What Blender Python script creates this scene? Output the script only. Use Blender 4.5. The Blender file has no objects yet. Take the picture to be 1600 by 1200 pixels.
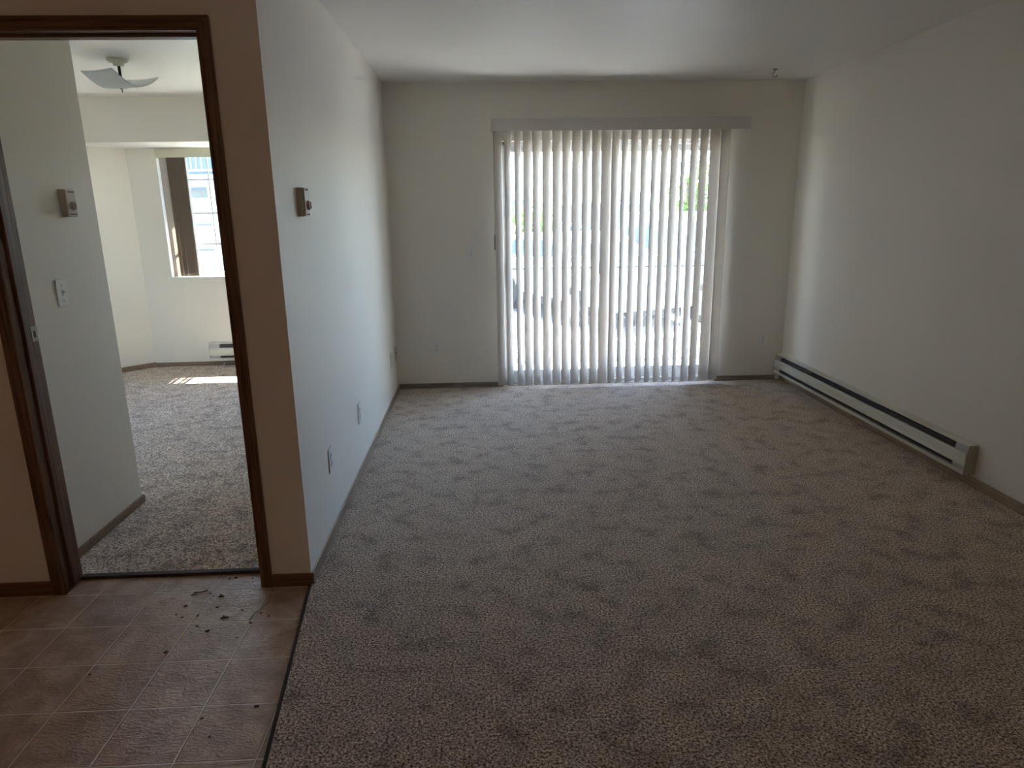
import bpy, bmesh, math, random
from mathutils import Vector, Matrix, noise
random.seed(7)
S = bpy.context.scene
COL = S.collection
R = math.radians

# ------------------------------------------------------------------ camera
cam_d = bpy.data.cameras.new('camera')
cam_d.sensor_width = 36.0
cam_d.lens = 1063.36 / 1600 * 36.0
cam_d.clip_start = 0.02
cam_d.clip_end = 500
cam = bpy.data.objects.new('camera', cam_d)
COL.objects.link(cam)
yaw, pitch, roll = 0.0437, -0.2494, -0.0152
cy_, sy_, cp_, sp_ = math.cos(yaw), math.sin(yaw), math.cos(pitch), math.sin(pitch)
fwd = Vector((sy_ * cp_, cy_ * cp_, sp_))
rt = Vector((cy_, -sy_, 0))
up = rt.cross(fwd)
r2 = math.cos(roll) * rt + math.sin(roll) * up
u2 = -math.sin(roll) * rt + math.cos(roll) * up
M = Matrix((r2, u2, -fwd)).transposed().to_4x4()
M.translation = Vector((0.7234, -5.6996, 1.4697))
cam.matrix_world = M
S.camera = cam

# ------------------------------------------------------------------ view, sky, sun
S.view_settings.view_transform = 'Standard'
S.view_settings.look = 'None'
S.view_settings.gamma = 1
S.view_settings.use_curve_mapping = False
S.view_settings.exposure = 3.68
S.cycles.max_bounces = 14
S.cycles.diffuse_bounces = 9
S.cycles.glossy_bounces = 4
S.cycles.transmission_bounces = 8
S.cycles.transparent_max_bounces = 16
S.cycles.sample_clamp_indirect = 8
S.cycles.caustics_reflective = False
S.cycles.caustics_refractive = False

SUN_EL, SUN_AZ = R(60), R(-4)        # azimuth measured from +Y towards +X
w = bpy.data.worlds.new('world')
S.world = w
w.use_nodes = True
nt = w.node_tree
bg = nt.nodes['Background']
sky = nt.nodes.new('ShaderNodeTexSky')
sky.sky_type = 'NISHITA'
sky.sun_disc = False
sky.sun_elevation = SUN_EL
sky.sun_rotation = SUN_AZ
sky.air_density = 0.8
sky.dust_density = 0.2
sky.ozone_density = 1.0
hs = nt.nodes.new('ShaderNodeHueSaturation')
hs.inputs['Saturation'].default_value = 1.08
nt.links.new(sky.outputs[0], hs.inputs['Color'])
nt.links.new(hs.outputs[0], bg.inputs[0])
bg.inputs[1].default_value = 0.21
sl = bpy.data.lights.new('sun', 'SUN')
sl.energy = 6.3
sl.angle = R(0.6)
sl.color = (1.0, 0.98, 0.95)
so = bpy.data.objects.new('sun', sl)
COL.objects.link(so)
sd = Vector((math.sin(SUN_AZ) * math.cos(SUN_EL), math.cos(SUN_AZ) * math.cos(SUN_EL), math.sin(SUN_EL)))
so.rotation_euler = sd.to_track_quat('Z', 'Y').to_euler()
so.location = (0, 12, 20)

# ------------------------------------------------------------------ materials
def mat(name, col, rough=0.6, spec=0.5, metal=0.0, trans=None):
    m = bpy.data.materials.new(name)
    m.use_nodes = True
    b = m.node_tree.nodes['Principled BSDF']
    b.inputs['Base Color'].default_value = (*col, 1)
    b.inputs['Roughness'].default_value = rough
    b.inputs['Specular IOR Level'].default_value = spec
    b.inputs['Metallic'].default_value = metal
    return m

def nodes(m):
    t = m.node_tree
    return t, t.nodes['Principled BSDF'], t.nodes.new, t.links.new

def add_noise_bump(m, scale, strength, dist=0.002, detail=3, stretch=None):
    t, b, N, L = nodes(m)
    tc = N('ShaderNodeTexCoord'); mp = N('ShaderNodeMapping')
    if stretch: mp.inputs['Scale'].default_value = stretch
    L(tc.outputs['Object'], mp.inputs[0])
    n = N('ShaderNodeTexNoise'); n.inputs['Scale'].default_value = scale; n.inputs['Detail'].default_value = detail
    L(mp.outputs[0], n.inputs['Vector'])
    bp = N('ShaderNodeBump'); bp.inputs['Strength'].default_value = strength; bp.inputs['Distance'].default_value = dist
    L(n.outputs[0], bp.inputs['Height']); L(bp.outputs[0], b.inputs['Normal'])
    return n

def ramp(t, fac, stops):
    r = t.nodes.new('ShaderNodeValToRGB')
    e = r.color_ramp.elements
    e[0].position, e[0].color = stops[0][0], (*stops[0][1], 1)
    e[1].position, e[1].color = stops[-1][0], (*stops[-1][1], 1)
    for p, c in stops[1:-1]:
        x = e.new(p); x.color = (*c, 1)
    t.links.new(fac, r.inputs[0])
    return r

def paint(name, col, rough=0.55):
    m = mat(name, col, rough, 0.35)
    add_noise_bump(m, 160, 0.18, 0.0012, 4)
    t, b, N, L = nodes(m)
    tc = N('ShaderNodeTexCoord'); n = N('ShaderNodeTexNoise'); n.inputs['Scale'].default_value = 1.3; n.inputs['Detail'].default_value = 4
    L(tc.outputs['Object'], n.inputs['Vector'])
    r = ramp(t, n.outputs[0], [(0.3, tuple(c * 0.965 for c in col)), (0.7, col)])
    L(r.outputs[0], b.inputs['Base Color'])
    return m

def wood(name, axis, c1, c2):
    m = mat(name, c1, 0.42, 0.4)
    t, b, N, L = nodes(m)
    tc = N('ShaderNodeTexCoord'); mp = N('ShaderNodeMapping')
    sc = [60, 60, 60]; sc[axis] = 2.2
    mp.inputs['Scale'].default_value = sc
    L(tc.outputs['Object'], mp.inputs[0])
    n = N('ShaderNodeTexNoise'); n.inputs['Scale'].default_value = 1.6; n.inputs['Detail'].default_value = 6; n.inputs['Distortion'].default_value = 0.6
    L(mp.outputs[0], n.inputs['Vector'])
    r = ramp(t, n.outputs[0], [(0.32, c2), (0.5, c1), (0.68, tuple(x * 1.25 for x in c1))])
    L(r.outputs[0], b.inputs['Base Color'])
    bp = N('ShaderNodeBump'); bp.inputs['Strength'].default_value = 0.3; bp.inputs['Distance'].default_value = 0.001
    L(n.outputs[0], bp.inputs['Height']); L(bp.outputs[0], b.inputs['Normal'])
    return m

def carpet(name):
    m = mat(name, (0.3, 0.26, 0.23), 0.95, 0.1)
    t, b, N, L = nodes(m)
    b.inputs['Sheen Weight'].default_value = 0.25
    b.inputs['Sheen Roughness'].default_value = 0.5
    tc = N('ShaderNodeTexCoord')
    # tuft specks
    n1 = N('ShaderNodeTexNoise'); n1.inputs['Scale'].default_value = 125; n1.inputs['Detail'].default_value = 4; n1.inputs['Roughness'].default_value = 0.7
    L(tc.outputs['Object'], n1.inputs['Vector'])
    r1 = ramp(t, n1.outputs[0], [(0.39, (0.08, 0.050, 0.034)), (0.5, (0.53, 0.42, 0.325)), (0.60, (1.0, 0.88, 0.75))])
    # pile lay / traffic blotches
    n2 = N('ShaderNodeTexNoise'); n2.inputs['Scale'].default_value = 8.5; n2.inputs['Detail'].default_value = 4; n2.inputs['Roughness'].default_value = 0.6
    L(tc.outputs['Object'], n2.inputs['Vector'])
    r2_ = ramp(t, n2.outputs[0], [(0.32, (0.58, 0.56, 0.54)), (0.48, (0.94, 0.94, 0.94)), (0.65, (1.06, 1.06, 1.06))])
    mx = N('ShaderNodeMix'); mx.data_type = 'RGBA'; mx.blend_type = 'MULTIPLY'; mx.inputs[0].default_value = 1
    L(r1.outputs[0], mx.inputs[6]); L(r2_.outputs[0], mx.inputs[7])
    L(mx.outputs[2], b.inputs['Base Color'])
    v = N('ShaderNodeTexVoronoi'); v.inputs['Scale'].default_value = 170
    L(tc.outputs['Object'], v.inputs['Vector'])
    ad = N('ShaderNodeMath'); ad.operation = 'SUBTRACT'
    L(n1.outputs[0], ad.inputs[0]); L(v.outputs['Distance'], ad.inputs[1])
    bp = N('ShaderNodeBump'); bp.inputs['Strength'].default_value = 0.8; bp.inputs['Distance'].default_value = 0.0035
    L(ad.outputs[0], bp.inputs['Height']); L(bp.outputs[0], b.inputs['Normal'])
    return m

def vinyl(name):
    m = mat(name, (0.25, 0.2, 0.16), 0.24, 1.0)
    t, b, N, L = nodes(m)
    tc = N('ShaderNodeTexCoord')
    sx = N('ShaderNodeSeparateXYZ'); L(tc.outputs['Object'], sx.inputs[0])
    P = 0.2275
    def line(out, off):
        a = N('ShaderNodeMath'); a.operation = 'SUBTRACT'; a.inputs[1].default_value = off; L(out, a.inputs[0])
        p = N('ShaderNodeMath'); p.operation = 'PINGPONG'; p.inputs[1].default_value = P / 2; L(a.outputs[0], p.inputs[0])
        return p
    lx = line(sx.outputs['X'], 0.062); ly = line(sx.outputs['Y'], -3.169)
    mn = N('ShaderNodeMath'); mn.operation = 'MINIMUM'; L(lx.outputs[0], mn.inputs[0]); L(ly.outputs[0], mn.inputs[1])
    ss = N('ShaderNodeMapRange'); ss.inputs['From Min'].default_value = 0.0016; ss.inputs['From Max'].default_value = 0.0036; ss.interpolation_type = 'SMOOTHSTEP'
    L(mn.outputs[0], ss.inputs['Value'])
    n = N('ShaderNodeTexNoise'); n.inputs['Scale'].default_value = 9; n.inputs['Detail'].default_value = 8; n.inputs['Roughness'].default_value = 0.65; n.inputs['Distortion'].default_value = 0.5
    L(tc.outputs['Object'], n.inputs['Vector'])
    r = ramp(t, n.outputs[0], [(0.3, (0.36, 0.245, 0.175)), (0.5, (0.50, 0.36, 0.27)), (0.7, (0.66, 0.50, 0.40))])
    mx = N('ShaderNodeMix'); mx.data_type = 'RGBA'
    L(ss.outputs[0], mx.inputs[0]); mx.inputs[6].default_value = (0.90, 0.78, 0.66, 1); L(r.outputs[0], mx.inputs[7])
    L(mx.outputs[2], b.inputs['Base Color'])
    mp = N('ShaderNodeMapping'); mp.inputs['Scale'].default_value = (1, 2.6, 1); L(tc.outputs['Object'], mp.inputs[0])
    n2 = N('ShaderNodeTexNoise'); n2.inputs['Scale'].default_value = 34; n2.inputs['Detail'].default_value = 5; n2.inputs['Distortion'].default_value = 1.2
    L(mp.outputs[0], n2.inputs['Vector'])
    h = N('ShaderNodeMath'); h.operation = 'MULTIPLY_ADD'; h.inputs[1].default_value = 1.0; L(n2.outputs[0], h.inputs[0]); L(ss.outputs[0], h.inputs[2])
    bp = N('ShaderNodeBump'); bp.inputs['Strength'].default_value = 1.0; bp.inputs['Distance'].default_value = 0.005
    L(h.outputs[0], bp.inputs['Height']); L(bp.outputs[0], b.inputs['Normal'])
    return m

def slat_mat(name, col, tcol, k=0.55):
    m = bpy.data.materials.new(name); m.use_nodes = True
    t = m.node_tree; t.nodes.clear()
    o = t.nodes.new('ShaderNodeOutputMaterial'); d = t.nodes.new('ShaderNodeBsdfDiffuse'); tr = t.nodes.new('ShaderNodeBsdfTranslucent')
    g = t.nodes.new('ShaderNodeBsdfGlossy'); mx = t.nodes.new('ShaderNodeMixShader'); m2 = t.nodes.new('ShaderNodeMixShader')
    d.inputs[0].default_value = (*col, 1); tr.inputs[0].default_value = (*tcol, 1); g.inputs[1].default_value = 0.35
    mx.inputs[0].default_value = k; m2.inputs[0].default_value = 0.04
    t.links.new(d.outputs[0], mx.inputs[1]); t.links.new(tr.outputs[0], mx.inputs[2])
    t.links.new(mx.outputs[0], m2.inputs[1]); t.links.new(g.outputs[0], m2.inputs[2]); t.links.new(m2.outputs[0], o.inputs[0])
    return m

def glass_mat(name, tint=(0.96, 0.975, 0.97)):
    m = bpy.data.materials.new(name); m.use_nodes = True
    t = m.node_tree; t.nodes.clear()
    o = t.nodes.new('ShaderNodeOutputMaterial'); a = t.nodes.new('ShaderNodeBsdfTransparent'); g = t.nodes.new('ShaderNodeBsdfGlossy')
    lw = t.nodes.new('ShaderNodeLayerWeight'); lw.inputs[0].default_value = 0.5
    pw = t.nodes.new('ShaderNodeMath'); pw.operation = 'POWER'; pw.inputs[1].default_value = 5.0; t.links.new(lw.outputs['Facing'], pw.inputs[0])
    f = t.nodes.new('ShaderNodeMath'); f.operation = 'MULTIPLY_ADD'; f.inputs[1].default_value = 0.9; f.inputs[2].default_value = 0.04; t.links.new(pw.outputs[0], f.inputs[0])
    mx = t.nodes.new('ShaderNodeMixShader'); a.inputs[0].default_value = (*tint, 1); g.inputs[1].default_value = 0.02
    t.links.new(f.outputs[0], mx.inputs[0]); t.links.new(a.outputs[0], mx.inputs[1]); t.links.new(g.outputs[0], mx.inputs[2]); t.links.new(mx.outputs[0], o.inputs[0])
    return m

WALL = paint('wall_paint', (0.82, 0.79, 0.72))
CEIL = paint('ceiling_paint', (0.80, 0.78, 0.74), 0.5)
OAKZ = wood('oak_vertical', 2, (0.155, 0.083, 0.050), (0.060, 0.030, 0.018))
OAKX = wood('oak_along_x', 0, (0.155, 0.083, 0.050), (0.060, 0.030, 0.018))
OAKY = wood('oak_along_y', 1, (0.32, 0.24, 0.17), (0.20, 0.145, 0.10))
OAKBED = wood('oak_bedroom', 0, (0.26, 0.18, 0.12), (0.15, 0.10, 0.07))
CARPET = carpet('carpet_pile')
VINYL = vinyl('vinyl_tile')
SLAT = slat_mat('blind_vinyl', (0.85, 0.81, 0.76), (0.76, 0.71, 0.65), 0.31)
VALANCE = mat('valance_vinyl', (0.66, 0.62, 0.59), 0.5)
HEADER = mat('bedroom_valance_vinyl', (0.62, 0.60, 0.47), 0.5)
FRAME = mat('white_vinyl_frame', (0.78, 0.78, 0.76), 0.35)
GASKET = mat('dark_gasket', (0.05, 0.055, 0.06), 0.6)
GLASS = glass_mat('window_glass')
PLATE = mat('white_plate', (0.78, 0.78, 0.77), 0.35)
IVORY = mat('ivory_plate', (0.70, 0.66, 0.52), 0.4)
TOGGLE = mat('ivory_toggle', (0.5, 0.48, 0.44), 0.35)
HOLE = mat('dark_slot', (0.02, 0.02, 0.02), 0.6)
SCREW = mat('screw_metal', (0.35, 0.34, 0.33), 0.35, metal=0.8)
THERMO = mat('thermostat_beige', (0.50, 0.42, 0.34), 0.5)
THERMOK = mat('thermostat_dial', (0.42, 0.36, 0.29), 0.45)
HEAT = mat('heater_enamel', (0.66, 0.66, 0.58), 0.35)
HEATEND = mat('heater_end_cap', (0.45, 0.42, 0.33), 0.45)
FIN = mat('heater_fins', (0.05, 0.045, 0.05), 0.55, metal=0.3)
LABELM = mat('heater_sticker', (0.5, 0.47, 0.47), 0.5)
METAL = mat('brushed_brass_strike', (0.42, 0.38, 0.30), 0.4, metal=0.7)
BLACK = mat('black_metal', (0.015, 0.02, 0.02), 0.4)
FROST = slat_mat('frosted_glass', (0.75, 0.76, 0.75), (0.80, 0.82, 0.82), 0.5)
CAN = mat('canopy_beige', (0.55, 0.52, 0.42), 0.4)
EDGE = mat('edge_shadow_and_strip', (0.035, 0.022, 0.018), 0.7)

# ------------------------------------------------------------------ mesh helpers
class MB:
    def __init__(s): s.bm = bmesh.new()
    def box(s, x0, x1, y0, y1, z0, z1):
        vs = [s.bm.verts.new((x, y, z)) for z in (z0, z1) for x, y in ((x0, y0), (x1, y0), (x1, y1), (x0, y1))]
        for f in ((3, 2, 1, 0), (4, 5, 6, 7), (0, 1, 5, 4), (1, 2, 6, 5), (2, 3, 7, 6), (3, 0, 4, 7)):
            s.bm.faces.new([vs[i] for i in f])
        return s
    def prism(s, pts, axis, a, b):
        """polygon pts (2D) extruded along axis from a to b"""
        def P(p, t):
            if axis == 0: return (t, p[0], p[1])
            if axis == 1: return (p[0], t, p[1])
            return (p[0], p[1], t)
        A = [s.bm.verts.new(P(p, a)) for p in pts]; B = [s.bm.verts.new(P(p, b)) for p in pts]
        s.bm.faces.new(A[::-1]); s.bm.faces.new(B)
        n = len(pts)
        for i in range(n): s.bm.faces.new((A[i], A[(i + 1) % n], B[(i + 1) % n], B[i]))
        return s
    def cyl(s, c, d, r, h, n=20, r2=None):
        """cylinder from c along direction d, length h"""
        d = Vector(d).normalized(); q = d.to_track_quat('Z', 'Y').to_matrix(); c = Vector(c)
        rr = r if r2 is None else r2
        A = []; B = []
        for i in range(n):
            a = 2 * math.pi * i / n
            A.append(s.bm.verts.new(c + q @ Vector((r * math.cos(a), r * math.sin(a), 0))))
            B.append(s.bm.verts.new(c + q @ Vector((rr * math.cos(a), rr * math.sin(a), h))))
        s.bm.faces.new(A[::-1]); s.bm.faces.new(B)
        for i in range(n): s.bm.faces.new((A[i], A[(i + 1) % n], B[(i + 1) % n], B[i]))
        return s
    def tube(s, pts, r, n=8):
        pts = [Vector(p) for p in pts]; rings = []
        for i, p in enumerate(pts):
            d = (pts[min(i + 1, len(pts) - 1)] - pts[max(i - 1, 0)]).normalized()
            q = d.to_track_quat('Z', 'Y').to_matrix()
            rings.append([s.bm.verts.new(p + q @ Vector((r * math.cos(2 * math.pi * k / n), r * math.sin(2 * math.pi * k / n), 0))) for k in range(n)])
        for a, b in zip(rings, rings[1:]):
            for k in range(n): s.bm.faces.new((a[k], a[(k + 1) % n], b[(k + 1) % n], b[k]))
        s.bm.faces.new(rings[0][::-1]); s.bm.faces.new(rings[-1])
        return s
    def lathe(s, c, prof, n=28, axis=2):
        rings = []
        for r, z in prof:
            ring = []
            for k in range(n):
                a = 2 * math.pi * k / n
                v = (r * math.cos(a), r * math.sin(a), z)
                if axis == 0: v = (z, v[0], v[1])
                if axis == 1: v = (v[0], z, v[1])
                ring.append(s.bm.verts.new((c[0] + v[0], c[1] + v[1], c[2] + v[2])))
            rings.append(ring)
        for a, b in zip(rings, rings[1:]):
            for k in range(n): s.bm.faces.new((a[k], a[(k + 1) % n], b[(k + 1) % n], b[k]))
        s.bm.faces.new(rings[0][::-1]); s.bm.faces.new(rings[-1])
        return s
    def poly(s, pts):
        s.bm.faces.new([s.bm.verts.new(p) for p in pts]); return s
    def xf(s, m): bmesh.ops.transform(s.bm, matrix=m, verts=s.bm.verts); return s
    def build(s, name, m, parent=None, bevel=0, smooth=False, seg=2):
        bmesh.ops.recalc_face_normals(s.bm, faces=s.bm.faces)
        me = bpy.data.meshes.new(name); s.bm.to_mesh(me); s.bm.free()
        for mm in (m if isinstance(m, (list, tuple)) else [m]): me.materials.append(mm)
        o = bpy.data.objects.new(name, me); COL.objects.link(o)
        if smooth:
            for p in me.polygons: p.use_smooth = True
        if bevel:
            b = o.modifiers.new('bevel', 'BEVEL'); b.width = bevel; b.segments = seg; b.limit_method = 'ANGLE'
        if parent is not None:
            o.parent = parent
            o.matrix_parent_inverse = Matrix.Translation(-parent_loc(parent))
        return o

def parent_loc(p):
    v = Vector(p.location)
    q = p.parent
    while q is not None:
        v = v + Vector(q.location); q = q.parent
    # meshes parented with an inverse sit at the origin themselves
    return v if p.type == 'EMPTY' else Vector((0, 0, 0))

def struct(o): o['kind'] = 'structure'; return o
def tag(o, label, cat, group=None):
    o['label'] = label; o['category'] = cat
    if group: o['group'] = group
    return o
def thing(name, loc, label, cat, group=None):
    o = bpy.data.objects.new(name, None); o.location = loc; o.empty_display_size = 0.05; COL.objects.link(o)
    return tag(o, label, cat, group)

# ------------------------------------------------------------------ dimensions
H, W, D = 2.44, 3.3315, 3.1516
WT = 0.12              # interior wall thickness
XB = -1.093            # bedroom side wall face
REAR = -8.2; LEFT = -3.4
DX0, DX1, DTOP = -0.985, -0.205, 2.069      # bedroom doorway opening
GX0, GX1, GTOP = 0.905, 2.735, 2.005        # sliding door opening
BX0, BX1, BZ = -3.13, -0.12, 2.08           # bay
BEDL = -3.75

# ------------------------------------------------------------------ room shell
def wall_back():
    m = MB()
    y0, y1 = 0.0, 0.16
    m.box(-0.12, GX0, y0, y1, -0.1, H); m.box(GX1, W + 0.15, y0, y1, -0.1, H); m.box(GX0, GX1, y0, y1, GTOP, H); m.box(GX0, GX1, y0, y1, -0.1, -0.005)
    return m
struct(wall_back().build('wall_back', WALL))
struct(MB().box(-0.11, 0, -D, 0.0, -0.05, H).build('wall_left', WALL))
struct(MB().box(W, W + 0.15, REAR, 0.16, -0.05, H).build('wall_right', WALL))
m = MB(); m.box(LEFT, DX0 - 0.02, -D, -D + WT, -0.05, H); m.box(DX1 + 0.02, -0.11, -D, -D + WT, -0.05, H); m.box(DX0 - 0.02, DX1 + 0.02, -D, -D + WT, DTOP + 0.02, H)
struct(m.build('wall_entry', WALL))
struct(MB().box(LEFT - 0.1, LEFT, REAR, -D, -0.05, H).build('wall_entry_left', WALL))
struct(MB().box(LEFT - 0.1, W + 0.15, REAR - 0.1, REAR, -0.05, H).build('wall_rear', WALL))
struct(MB().box(LEFT - 0.1, XB, -D + WT, -2.27, -0.05, H).build('wall_bedroom_closet', WALL))
struct(MB().box(BEDL - 0.1, BEDL, -2.27, 0.55, -0.05, H).build('wall_bedroom_left', WALL))
struct(MB().box(-0.119, -0.11, 0.0, 0.56, -0.05, H).box(-0.119, 0.03, 0.16, 0.56, -0.1, H).build('wall_bedroom_right', WALL))
# bedroom window wall: header above the bay, short returns, angled sides, window wall
struct(MB().box(BX0, BX1, 0.55, 0.70, BZ, H).box(BEDL - 0.1, BX0, 0.55, 0.70, -0.05, H).build('wall_bedroom_header', WALL))
def slab(p, q, t, z0, z1, m):
    p = Vector((*p, 0)); q = Vector((*q, 0)); d = (q - p).normalized(); n = Vector((-d.y, d.x, 0)) * t
    m.prism([(p.x, p.y), (q.x, q.y), (q.x + n.x, q.y + n.y), (p.x + n.x, p.y + n.y)], 2, z0, z1)
BC0, BC1, BY = -2.545, -0.70, 1.13
m = MB(); slab((BX0, 0.56), (BC0, BY), 0.14, -0.3, BZ + 0.1, m)
struct(m.build('wall_bay_left', WALL))
# right angled side: unseen window opening added to light the bedroom
def wallpiece(m, p, q, a, b, z0, z1, t=0.14):
    p = Vector(p); q = Vector(q); slab(p.lerp(q, a), p.lerp(q, b), t, z0, z1, m)
pr, qr = (BC1, BY), (BX1, 0.56)
m = MB(); wallpiece(m, pr, qr, 0, 0.14, -0.3, BZ + 0.1); wallpiece(m, pr, qr, 0.86, 1, -0.3, BZ + 0.1); wallpiece(m, pr, qr, 0.14, 0.86, -0.3, 0.89); wallpiece(m, pr, qr, 0.14, 0.86, 2.0, BZ + 0.1)
struct(m.build('wall_bay_right', WALL))
WX0, WX1, WZ0, WZ1 = -2.275, -0.97, 0.885, 2.075
m = MB(); y0, y1 = BY, BY + 0.15
m.box(BC0 - 0.05, WX0, y0, y1, -0.3, BZ + 0.1); m.box(WX1, BC1 + 0.05, y0, y1, -0.3, BZ + 0.1); m.box(WX0, WX1, y0, y1, -0.3, WZ0); m.box(WX0, WX1, y0, y1, WZ1, BZ + 0.1)
struct(m.build('wall_bay_front', WALL))
struct(MB().box(LEFT - 0.1, W + 0.15, REAR - 0.1, 0.16, H, H + 0.1).build('ceiling_living', CEIL))
struct(MB().box(BEDL - 0.1, -0.055, -2.9, 0.70, H - 0.001, H + 0.09).build('ceiling_bedroom', CEIL))
struct(MB().box(BX0 - 0.1, BX1 + 0.1, 0.70, BY + 0.12, BZ + 0.001, BZ + 0.1).build('ceiling_bay', CEIL))
# floors
EX = lambda y: (-D - y) * 0.1039
struct(MB().prism([(0.0, 0.0), (0.0, -D - 0.02), (EX(REAR), REAR), (W, REAR), (W, 0.0)], 2, -0.05, 0.0).build('floor_living', CARPET))
struct(MB().box(GX0, GX1, 0.0, 0.045, -0.05, 0.0).build('floor_door_recess', CARPET))
struct(MB().prism([(LEFT, -D + 0.115), (LEFT, REAR), (EX(REAR) - 0.008, REAR), (-0.008, -D - 0.0), (-0.008, -D + 0.115)], 2, -0.05, -0.008).build('floor_entry', VINYL))
struct(MB().box(BEDL, -0.11, -3.022, 0.56, -0.05, 0.004).prism([(BX0, 0.56), (BX1, 0.56), (BC1, BY), (BC0, BY)], 2, -0.05, 0.004).build('floor_bedroom', CARPET))
# pile meets vinyl: shadow drawn as a dark strip, then the doorway threshold strip
m = MB(); a = Vector((-0.006, -D - 0.02, 0)); b = Vector((EX(REAR) - 0.006, REAR, 0))
m.prism([(a.x - 0.004, a.y), (b.x - 0.004, b.y), (b.x + 0.008, b.y), (a.x + 0.008, a.y)], 2, -0.03, 0.0005)
o = struct(m.build('carpet_edge_shadow', EDGE))
struct(MB().box(DX0, DX1, -3.046, -3.02, -0.03, 0.006).build('trim_2', EDGE, bevel=0.002))

# baseboards
def bbx(name, x0, x1, y, s, h=0.042, z=-0.008, mt=OAKX, t=0.011):
    y0, y1 = sorted((y, y + s * t))
    return struct(MB().box(x0, x1, y0, y1, z, h).build(name, mt, bevel=0.003))
def bby(name, y0, y1, x, s, h=0.042, z=-0.008, mt=OAKY, t=0.011):
    x0, x1 = sorted((x, x + s * t))
    return struct(MB().box(x0, x1, y0, y1, z, h).build(name, mt, bevel=0.003))
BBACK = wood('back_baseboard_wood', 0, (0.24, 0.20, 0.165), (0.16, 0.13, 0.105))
bbx('baseboard_back_left', 0.0, GX0 - 0.01, 0, -1, mt=BBACK)
bbx('baseboard_back_right', GX1 + 0.01, W - 0.05, 0, -1, mt=BBACK)
bby('baseboard_left', -D - 0.011, 0, 0, 1)
struct(MB().box(0, 0.0065, -D - 0.006, 0, 0.0415, 0.0455).build('carpet_edge_shadow2', mat('caulk_bead', (0.62, 0.57, 0.48), 0.6)))
bby('baseboard_right', REAR, 0, W, -1, h=0.052)
bbx('baseboard_entry_right', DX1 + 0.05, 0.0115, -D, -1, h=0.046)
bbx('baseboard_entry_left', LEFT, DX0 - 0.047, -D, -1, h=0.052)
bby('baseboard_bedroom_side', -D + WT, -2.27, XB, 1, h=0.045, mt=OAKBED)
bbx('baseboard_closet_end', LEFT, XB + 0.011, -2.27, 1, h=0.045, mt=OAKBED)
m = MB(); slab((BC0, BY), (BX0, 0.56), 0.011, 0, 0.05, m); struct(m.build('baseboard_bay_left', OAKBED))
bbx('baseboard_bay_front', BC0, BC1, BY, -1, h=0.045, mt=OAKBED)

# ------------------------------------------------------------------ bedroom doorway: casing, jamb, stop, strike
def casing_profile():
    # across (0 = inner edge, .045 = outer edge), out from the wall
    return [(0, 0), (0, 0.009), (0.004, 0.011), (0.012, 0.0085), (0.020, 0.012), (0.030, 0.0105), (0.040, 0.015), (0.045, 0.013), (0.045, 0)]
m = MB()
cp = casing_profile()
def mitre(m, x, s):
    lo = [m.bm.verts.new((x + s * a, -D - b, -0.008)) for a, b in cp]
    hi = [m.bm.verts.new((x + s * a, -D - b, DTOP + a)) for a, b in cp]
    for i in range(len(cp)): m.bm.faces.new((lo[i], lo[(i + 1) % len(cp)], hi[(i + 1) % len(cp)], hi[i]))
    m.bm.faces.new(lo); m.bm.faces.new(hi)
yf = -D
# left leg (outer to -x), right leg, head
mitre(m, DX0 - 0.001, -1)
struct(m.build('trim_3', OAKZ))
m = MB(); mitre(m, DX1 + 0.001, 1); o = m.build('trim_4', OAKZ); struct(o)
m = MB(); A = [m.bm.verts.new((DX0 - a - 0.001, yf - b, DTOP + a)) for a, b in cp]; B = [m.bm.verts.new((DX1 + a + 0.001, yf - b, DTOP + a)) for a, b in cp]
for i in range(len(cp)): m.bm.faces.new((A[i], A[(i + 1) % len(cp)], B[(i + 1) % len(cp)], B[i]))
m.bm.faces.new(A); m.bm.faces.new(B)
struct(m.build('trim_5', OAKX))
jy0, jy1 = -D - 0.003, -D + WT + 0.003
struct(MB().box(DX0 - 0.018, DX0, jy0, jy1, -0.008, DTOP).build('trim_6', OAKZ, bevel=0.0015))
jl = bpy.data.objects['trim_6']
struct(MB().box(DX1, DX1 + 0.018, jy0, jy1, -0.008, DTOP).build('trim_7', OAKZ, bevel=0.0015))
struct(MB().box(DX0 - 0.018, DX1 + 0.018, jy0, jy1, DTOP, DTOP + 0.018).build('trim_8', OAKX, bevel=0.0015))
m = MB(); m.box(DX0, DX0 + 0.010, -3.115, -3.082, 0.0, DTOP); struct(m.build('trim_9', OAKZ, bevel=0.002))
m = MB(); m.box(DX1 - 0.010, DX1, -3.115, -3.082, 0.0, DTOP); struct(m.build('carpet_edge_shadow0', OAKZ, bevel=0.002))
m = MB(); m.box(DX0, DX1, -3.115, -3.082, DTOP - 0.010, DTOP); struct(m.build('carpet_edge_shadow1', OAKX, bevel=0.002))
st = MB().box(DX0, DX0 + 0.002, -3.066, -3.030, 1.012, 1.07).build('strike_plate', METAL, jl, bevel=0.0008)
tag_part = st; st['label'] = 'worn metal strike plate'
MB().box(DX0 + 0.0018, DX0 + 0.0026, -3.056, -3.042, 1.026, 1.052).build('latch_hole', HOLE, st)
for z in (1.018, 1.063): MB().cyl((DX0 + 0.0018, -3.048, z), (1, 0, 0), 0.003, 0.001, 12).build('screw', SCREW, st)

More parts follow.
